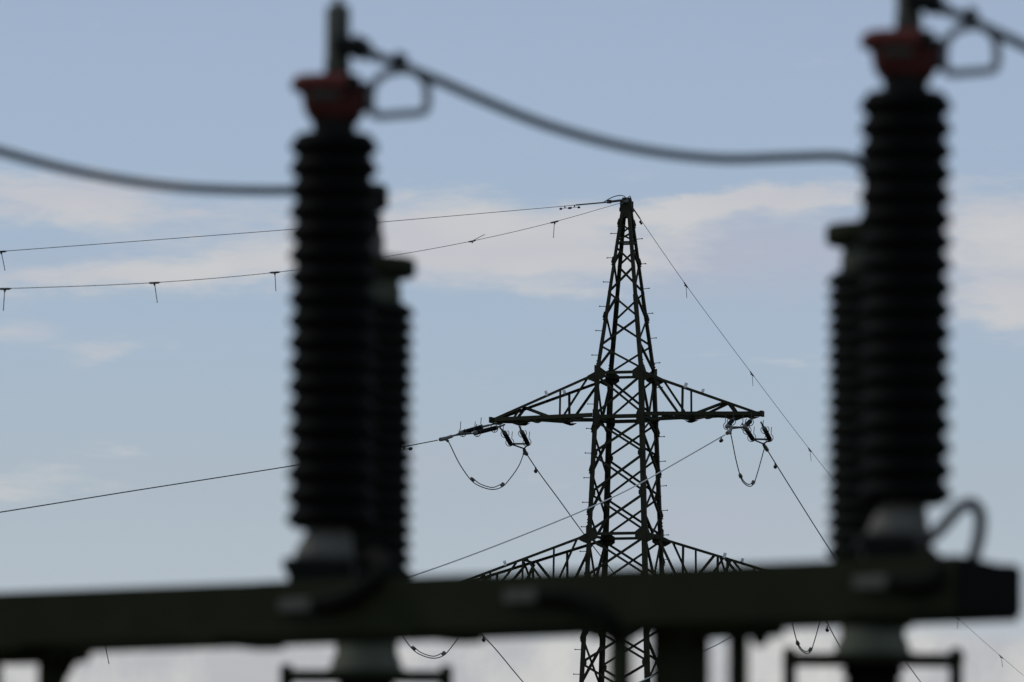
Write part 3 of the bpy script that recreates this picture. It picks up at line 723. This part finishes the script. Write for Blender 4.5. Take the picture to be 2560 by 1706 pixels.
# ---- front posts
def shed_profile(z0, z1, pitch, rc, rs, drop=.35):
    n = max(1, round((z1 - z0) / pitch)); st = (z1 - z0) / n; pr = [(rc, z0)]
    for i in range(n):
        b = z0 + st * i
        pr += [(rc, b + st * .04), (rc * .55 + rs * .45, b + st * .16), (rs - .003, b + st * .28), (rs, b + st * .36), (rs - .002, b + st * .50), (rc * .55 + rs * .45, b + st * .76), (rc, b + st * .97)]
    return pr + [(rc, z1)]
def front_post(px, label):
    p0 = on_beam(px, BW / 2, OC.z + .5); k = FPX / p0.y
    q = V((p0.x, p0.y, OC.z)); root = thing('post_insulator', q, label, 'post insulator', 'tall insulator posts on the beam')
    z = lambda py: zy(p0, py)
    cx = lambda dpx, dn=0: V((p0.x, p0.y, 0)) + X * (dpx / k) + Y_ * dn
    return root, p0, k, z, cx
root, p0, k, z, cx = front_post(828, 'left one of the two big black ribbed posts on the beam, top in view')
bz = OC.z
m = MB()
zp = z(1456)
m.box(V((p0.x, p0.y, 0)) - E * .08 + Z * ((bz + .002 + zp) / 2), E, NB, Z, .13, .12, (zp - bz) / 2 - .001)
m.build('base_plate', BEAMP, root)
ax0 = V((p0.x, p0.y, 0))
m = MB(); m.box(ax0 - X * (27 / k) + Z * z(1416), X, Y_, Z, 90 / k, .13, 14 / k, .008)
m.box(ax0 - X * (22 / k) + Z * ((zp + z(1430)) / 2), X, Y_, Z, 82 / k, .11, (z(1430) - zp) / 2); m.build('foot_flange', DARKM, root)
def ring_loft(mb, rings, n=28, e=.62, sm=False):      # stacked rounded-rectangle rings: left and right edge, row, half depth
    vs = []
    for (xl, xr, py, ry) in rings:
        c_, hx = (xl + xr) / 2 - 837, (xr - xl) / 2
        for i in range(n):
            t = 2 * math.pi * i / n; cc, s_ = math.cos(t), math.sin(t)
            fx = math.copysign(abs(cc) ** e, cc); fy = math.copysign(abs(s_) ** e, s_)
            vs.append(ax0 + X * ((c_ + hx * fx) / k) + Y_ * (fy * ry / k) + Z * z(py))
    fs = [tuple(range(n - 1, -1, -1)), tuple(range((len(rings) - 1) * n, len(rings) * n))]
    for r in range(len(rings) - 1):
        for i in range(n): fs.append((r * n + i, r * n + (i + 1) % n, (r + 1) * n + (i + 1) % n, (r + 1) * n + i))
    mb.add(vs, fs, sm)
m = MB()
ring_loft(m, [(745, 897, 1402, 80), (746, 896, 1388, 79), (757, 893, 1362, 72), (771, 890, 1340, 62), (777, 888, 1326, 58), (777, 888, 1312, 58)], e=.9, sm=True)
m.build('base_casting', CAST, root)
m = MB(); rs, rc = 113 / k, 93 / k
m.lathe(shed_profile(z(1322), z(338), .0775, rc, rs), ax0, n=48); m.build('ribbed_insulator', SHED, root)
m = MB()
m.lathe([(54 / k, z(348)), (53 / k, z(326)), (56 / k, z(310)), (60 / k, z(298))], ax0, n=32); m.build('neck', DARKM, root)
m = MB()
ring_loft(m, [(782, 898, 305, 56), (767, 909, 292, 66), (758, 911, 270, 70), (753, 911, 236, 74), (751, 911, 224, 76)])
head = m.build('red_head', RED, root)
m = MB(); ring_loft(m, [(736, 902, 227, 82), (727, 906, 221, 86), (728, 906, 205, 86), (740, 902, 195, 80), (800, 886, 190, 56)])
tag(m.build('rim', RED_LIT, head), 'paler red rim, brightened as if lit')
m = MB(); m.box(ax0 + X * ((812 - 837) / k) - Y_ * (75 / k) + Z * z(249), X, Y_, Z, 36 / k, .006, 9 / k, .003); m.build('nameplate', GALV, head)
m = MB(); m.box(ax0 + X * ((886 - 837) / k) - Y_ * (72 / k) + Z * z(216), X, Y_, Z, 17 / k, .018, 20 / k, .006)
m.box(ax0 + X * ((914 - 837) / k) + Z * z(243), X, Y_, Z, 10 / k, .03, 38 / k, .006); m.build('side_bracket', DARKM, head)
m = MB()
m.lathe([(33 / k, z(200)), (33 / k, z(150)), (31 / k, z(148)), (31 / k, z(22)), (25 / k, z(14)), (11 / k, z(11)), (10 / k, z(-6)), (4 / k, z(-12))], ax0 + X * (7 / k), n=24)
m.build('terminal_stud', GALV, root)
m = MB(); tcz = z(118)
m.box(ax0 + X * (20 / k) + Z * tcz - Y_ * .02, X, Y_, Z, 26 / k, .055, 22 / k, .008)
m.tube([ax0 + X * (40 / k) + Z * z(112) - Y_ * .03, ax0 + X * (80 / k) + Z * z(132) - Y_ * .03], 29 / k, 12)
m.tube([ax0 + X * (62 / k) + Z * z(100) - Y_ * .03, ax0 + X * (62 / k) + Z * z(152) - Y_ * .03], 12 / k, 10)
m.tube([ax0 + X * (78 / k) + Z * z(130) - Y_ * .03, ax0 + X * (100 / k) + Z * z(144) - Y_ * .03], 17 / k, 10)
m.build('terminal_clamp', DARKM, root)
# copy for the right post
pR = on_beam(2263, BW / 2, OC.z + .5)
left_post = root
right_post = dup(left_post, V((pR.x, pR.y, OC.z)), None, 'right one of the two big black ribbed posts on the beam, top cut off')
# bare earthing lead arching from the right post's foot to the beam
m = MB()
def bp(px, py, nn):
    p = on_beam(px, nn, OC.z + .1); p.z = zy(p, py); return p
m.tube(spline([bp(2300, 1352, .15), bp(2335, 1338, .14), bp(2372, 1300, .14), bp(2402, 1268, .15), bp(2430, 1260, .17), bp(2449, 1282, .19), bp(2448, 1340, .2), bp(2436, 1385, .2), bp(2428, 1412, .2)], 10), .021, 12)
m.build('earthing_lead', LEADD, right_post)

# ---- rear posts
YRL = 29.6
pL2 = at(922, 1000, YRL); k2 = FPX / YRL; a2 = V((pL2.x, pL2.y, 0))
z2 = lambda py: at(922, py, YRL).z
ends = at(2183, 1000, 28.45)
def shiftE(p): return p
rp = thing('pedestal_insulator', V((pL2.x, pL2.y, 0)), 'slimmer finely ribbed post standing behind the left big post', 'post insulator', 'rear posts behind the beam')
m = MB(); m.lathe(shed_profile(z2(1560), z2(762), .0575, 94 / k2, 115 / k2), a2, n=40); m.build('ribbed_insulator', SHED2, rp)
m = MB(); m.lathe([(79 / k2, z2(770)), (79 / k2, z2(722)), (75 / k2, z2(715)), (75 / k2, z2(688))], a2, n=32); m.build('neck', CASTG, rp)
m = MB(); m.lathe([(110 / k2, z2(693)), (116 / k2, z2(687)), (116 / k2, z2(655)), (112 / k2, z2(649)), (60 / k2, z2(650))], a2, n=32); m.build('cap_flange', BEAMP, rp)
m = MB(); m.box(a2 + X * (6 / k2) + Z * z2(618), X, Y_, Z, 29 / k2, .05, 34 / k2, .008); m.build('terminal_block', CAST, rp)
m = MB(); m.box(a2 + X * (4 / k2) + Z * z2(560), X, Y_, Z, 25 / k2, .06, 26 / k2, .01)
m.box(a2 + X * (10 / k2) + Z * z2(494), X, Y_, Z, 34 / k2, .06, 34 / k2, .02); m.build('terminal_clamp', DARKM, rp)
m = MB(); m.lathe([(94 / k2, z2(1684)), (90 / k2, z2(1676)), (86 / k2, z2(1646)), (78 / k2, z2(1640)), (78 / k2, z2(1600)), (84 / k2, z2(1590)), (84 / k2, z2(1555))], a2, n=36); m.build('base_flange', CASTG, rp)
m = MB(); m.box(a2 + Z * z2(1692), X, Y_, Z, 214 / k2, .16, 10 / k2)
for s in (-1, 1): m.plate([a2 + X * s * 80 / k2 + Z * z2(1686), a2 + X * s * 130 / k2 + Z * z2(1686), a2 + X * s * 80 / k2 + Z * z2(1668)], Y_, .03)
m.build('bracket_plate', BEAMP, rp)
for s in (-1, 1):
    m = MB(); m.tube([a2 + X * s * 200 / k2 + Z * z2(1662), a2 + X * s * 200 / k2 + Z * z2(1668), a2 + X * s * 200 / k2 + Z * z2(1680), a2 + X * s * 200 / k2 + Z * (z2(1692) - .45)], [10 / k2, 16 / k2, 17 / k2, 17 / k2], 12); m.build('hanger_bolt', DARKM, rp)
m = MB(); m.lathe(shed_profile(.9, z2(1700), .0575, 62 / k2, 76 / k2), a2, n=28); m.build('lower_insulator', SHED, rp)
m = MB(); m.lathe([(.19, 0), (.19, .05), (.13, .08), (.12, .82), (.16, .86), (.16, .9)], a2, n=24); m.build('pedestal', GALV, rp)
rp2 = dup(rp, V((ends.x, ends.y, 0)), None, 'slimmer finely ribbed post standing behind the right big post')

# ---- busbar cables between the posts
def cable(pts, label, loop=None):
    P3 = [V(p) for p in pts]; root = thing('busbar_cable', P3[0], label, 'cable', 'thick cables joining the posts')
    m = MB(); m.tube(spline(P3, 14), .018, 14); m.build('strand', BUS, root)
    return root
def interp(p, yA, xA, yB, xB): return yA + (yB - yA) * (p - xA) / (xB - xA)
yF, yRr = p0.y, ends.y
c1 = [(915, 132), (945, 142), (1000, 162), (1044, 181), (1110, 208), (1197, 246), (1360, 311), (1578, 370), (1795, 397), (1958, 394), (2085, 391), (2125, 396), (2160, 414), (2185, 440)]
mid = cable([at(a, b, interp(a, yF - .03, 915, yRr, 2185)) for a, b in c1], 'thick grey cable sagging from the left post head to behind the right post')
c2 = [(-520, 245), (-230, 310), (0, 379), (218, 434), (435, 467), (653, 477), (740, 476), (840, 474), (905, 484)]
lft = cable([at(a, b, interp(a, 26.9, -520, YRL, 905)) for a, b in c2], 'thick grey cable entering from the left edge and ending behind the left post')
sx = lambda p: p
hR = pR - p0
c3w = [at(a, b, interp(a, yF - .03, 915, yRr, 2185)) for a, b in c1]
c3 = [w + V((hR.x, hR.y, 0)) for w in c3w]
rgt = cable(c3, 'thick grey cable running out of the upper right corner')
# earthing loops clamped on the cables
def loop_at(root, shift):
    def q(px, py): return at(px, py, interp(px, yF - .03, 915, yRr, 2185) - .02) + shift
    m = MB(); m.tube(spline([q(1010, 176), q(985, 178), q(960, 187), q(940, 203), q(930, 222), q(927, 245), q(928, 272), q(933, 284), q(946, 289), q(1000, 286), q(1048, 282), q(1063, 276), q(1068, 262), q(1068, 240), q(1067, 216), q(1060, 200), q(1046, 188)], 6), .0155, 10)
    m.build('earthing_loop', LEAD, root)
    m = MB(); c = q(1000, 158); d = (q(1040, 178) - q(960, 146)).normalized(); s_ = d.cross(Y_).normalized()
    m.box(c, d, Y_, s_, 27 / k, .03, 24 / k, .006); m.box(c + d * .008 - s_ * .0 + Z * .022, d, Y_, s_, 10 / k, .02, 10 / k); m.build('loop_clamp', DARKM, root)
loop_at(mid, V((0, 0, 0))); loop_at(rgt, V((hR.x, hR.y, 0)))

n = {}
for o in bpy.data.objects:
    if o.parent == pyl: n[o.name.split('.')[0]] = n.get(o.name.split('.')[0], 0) + 1
print('pylon parts', n, 'spacing', (pR - p0).length, 'beam z', OC.z, 'E', E, 'yl', yl, 'pR', pR)
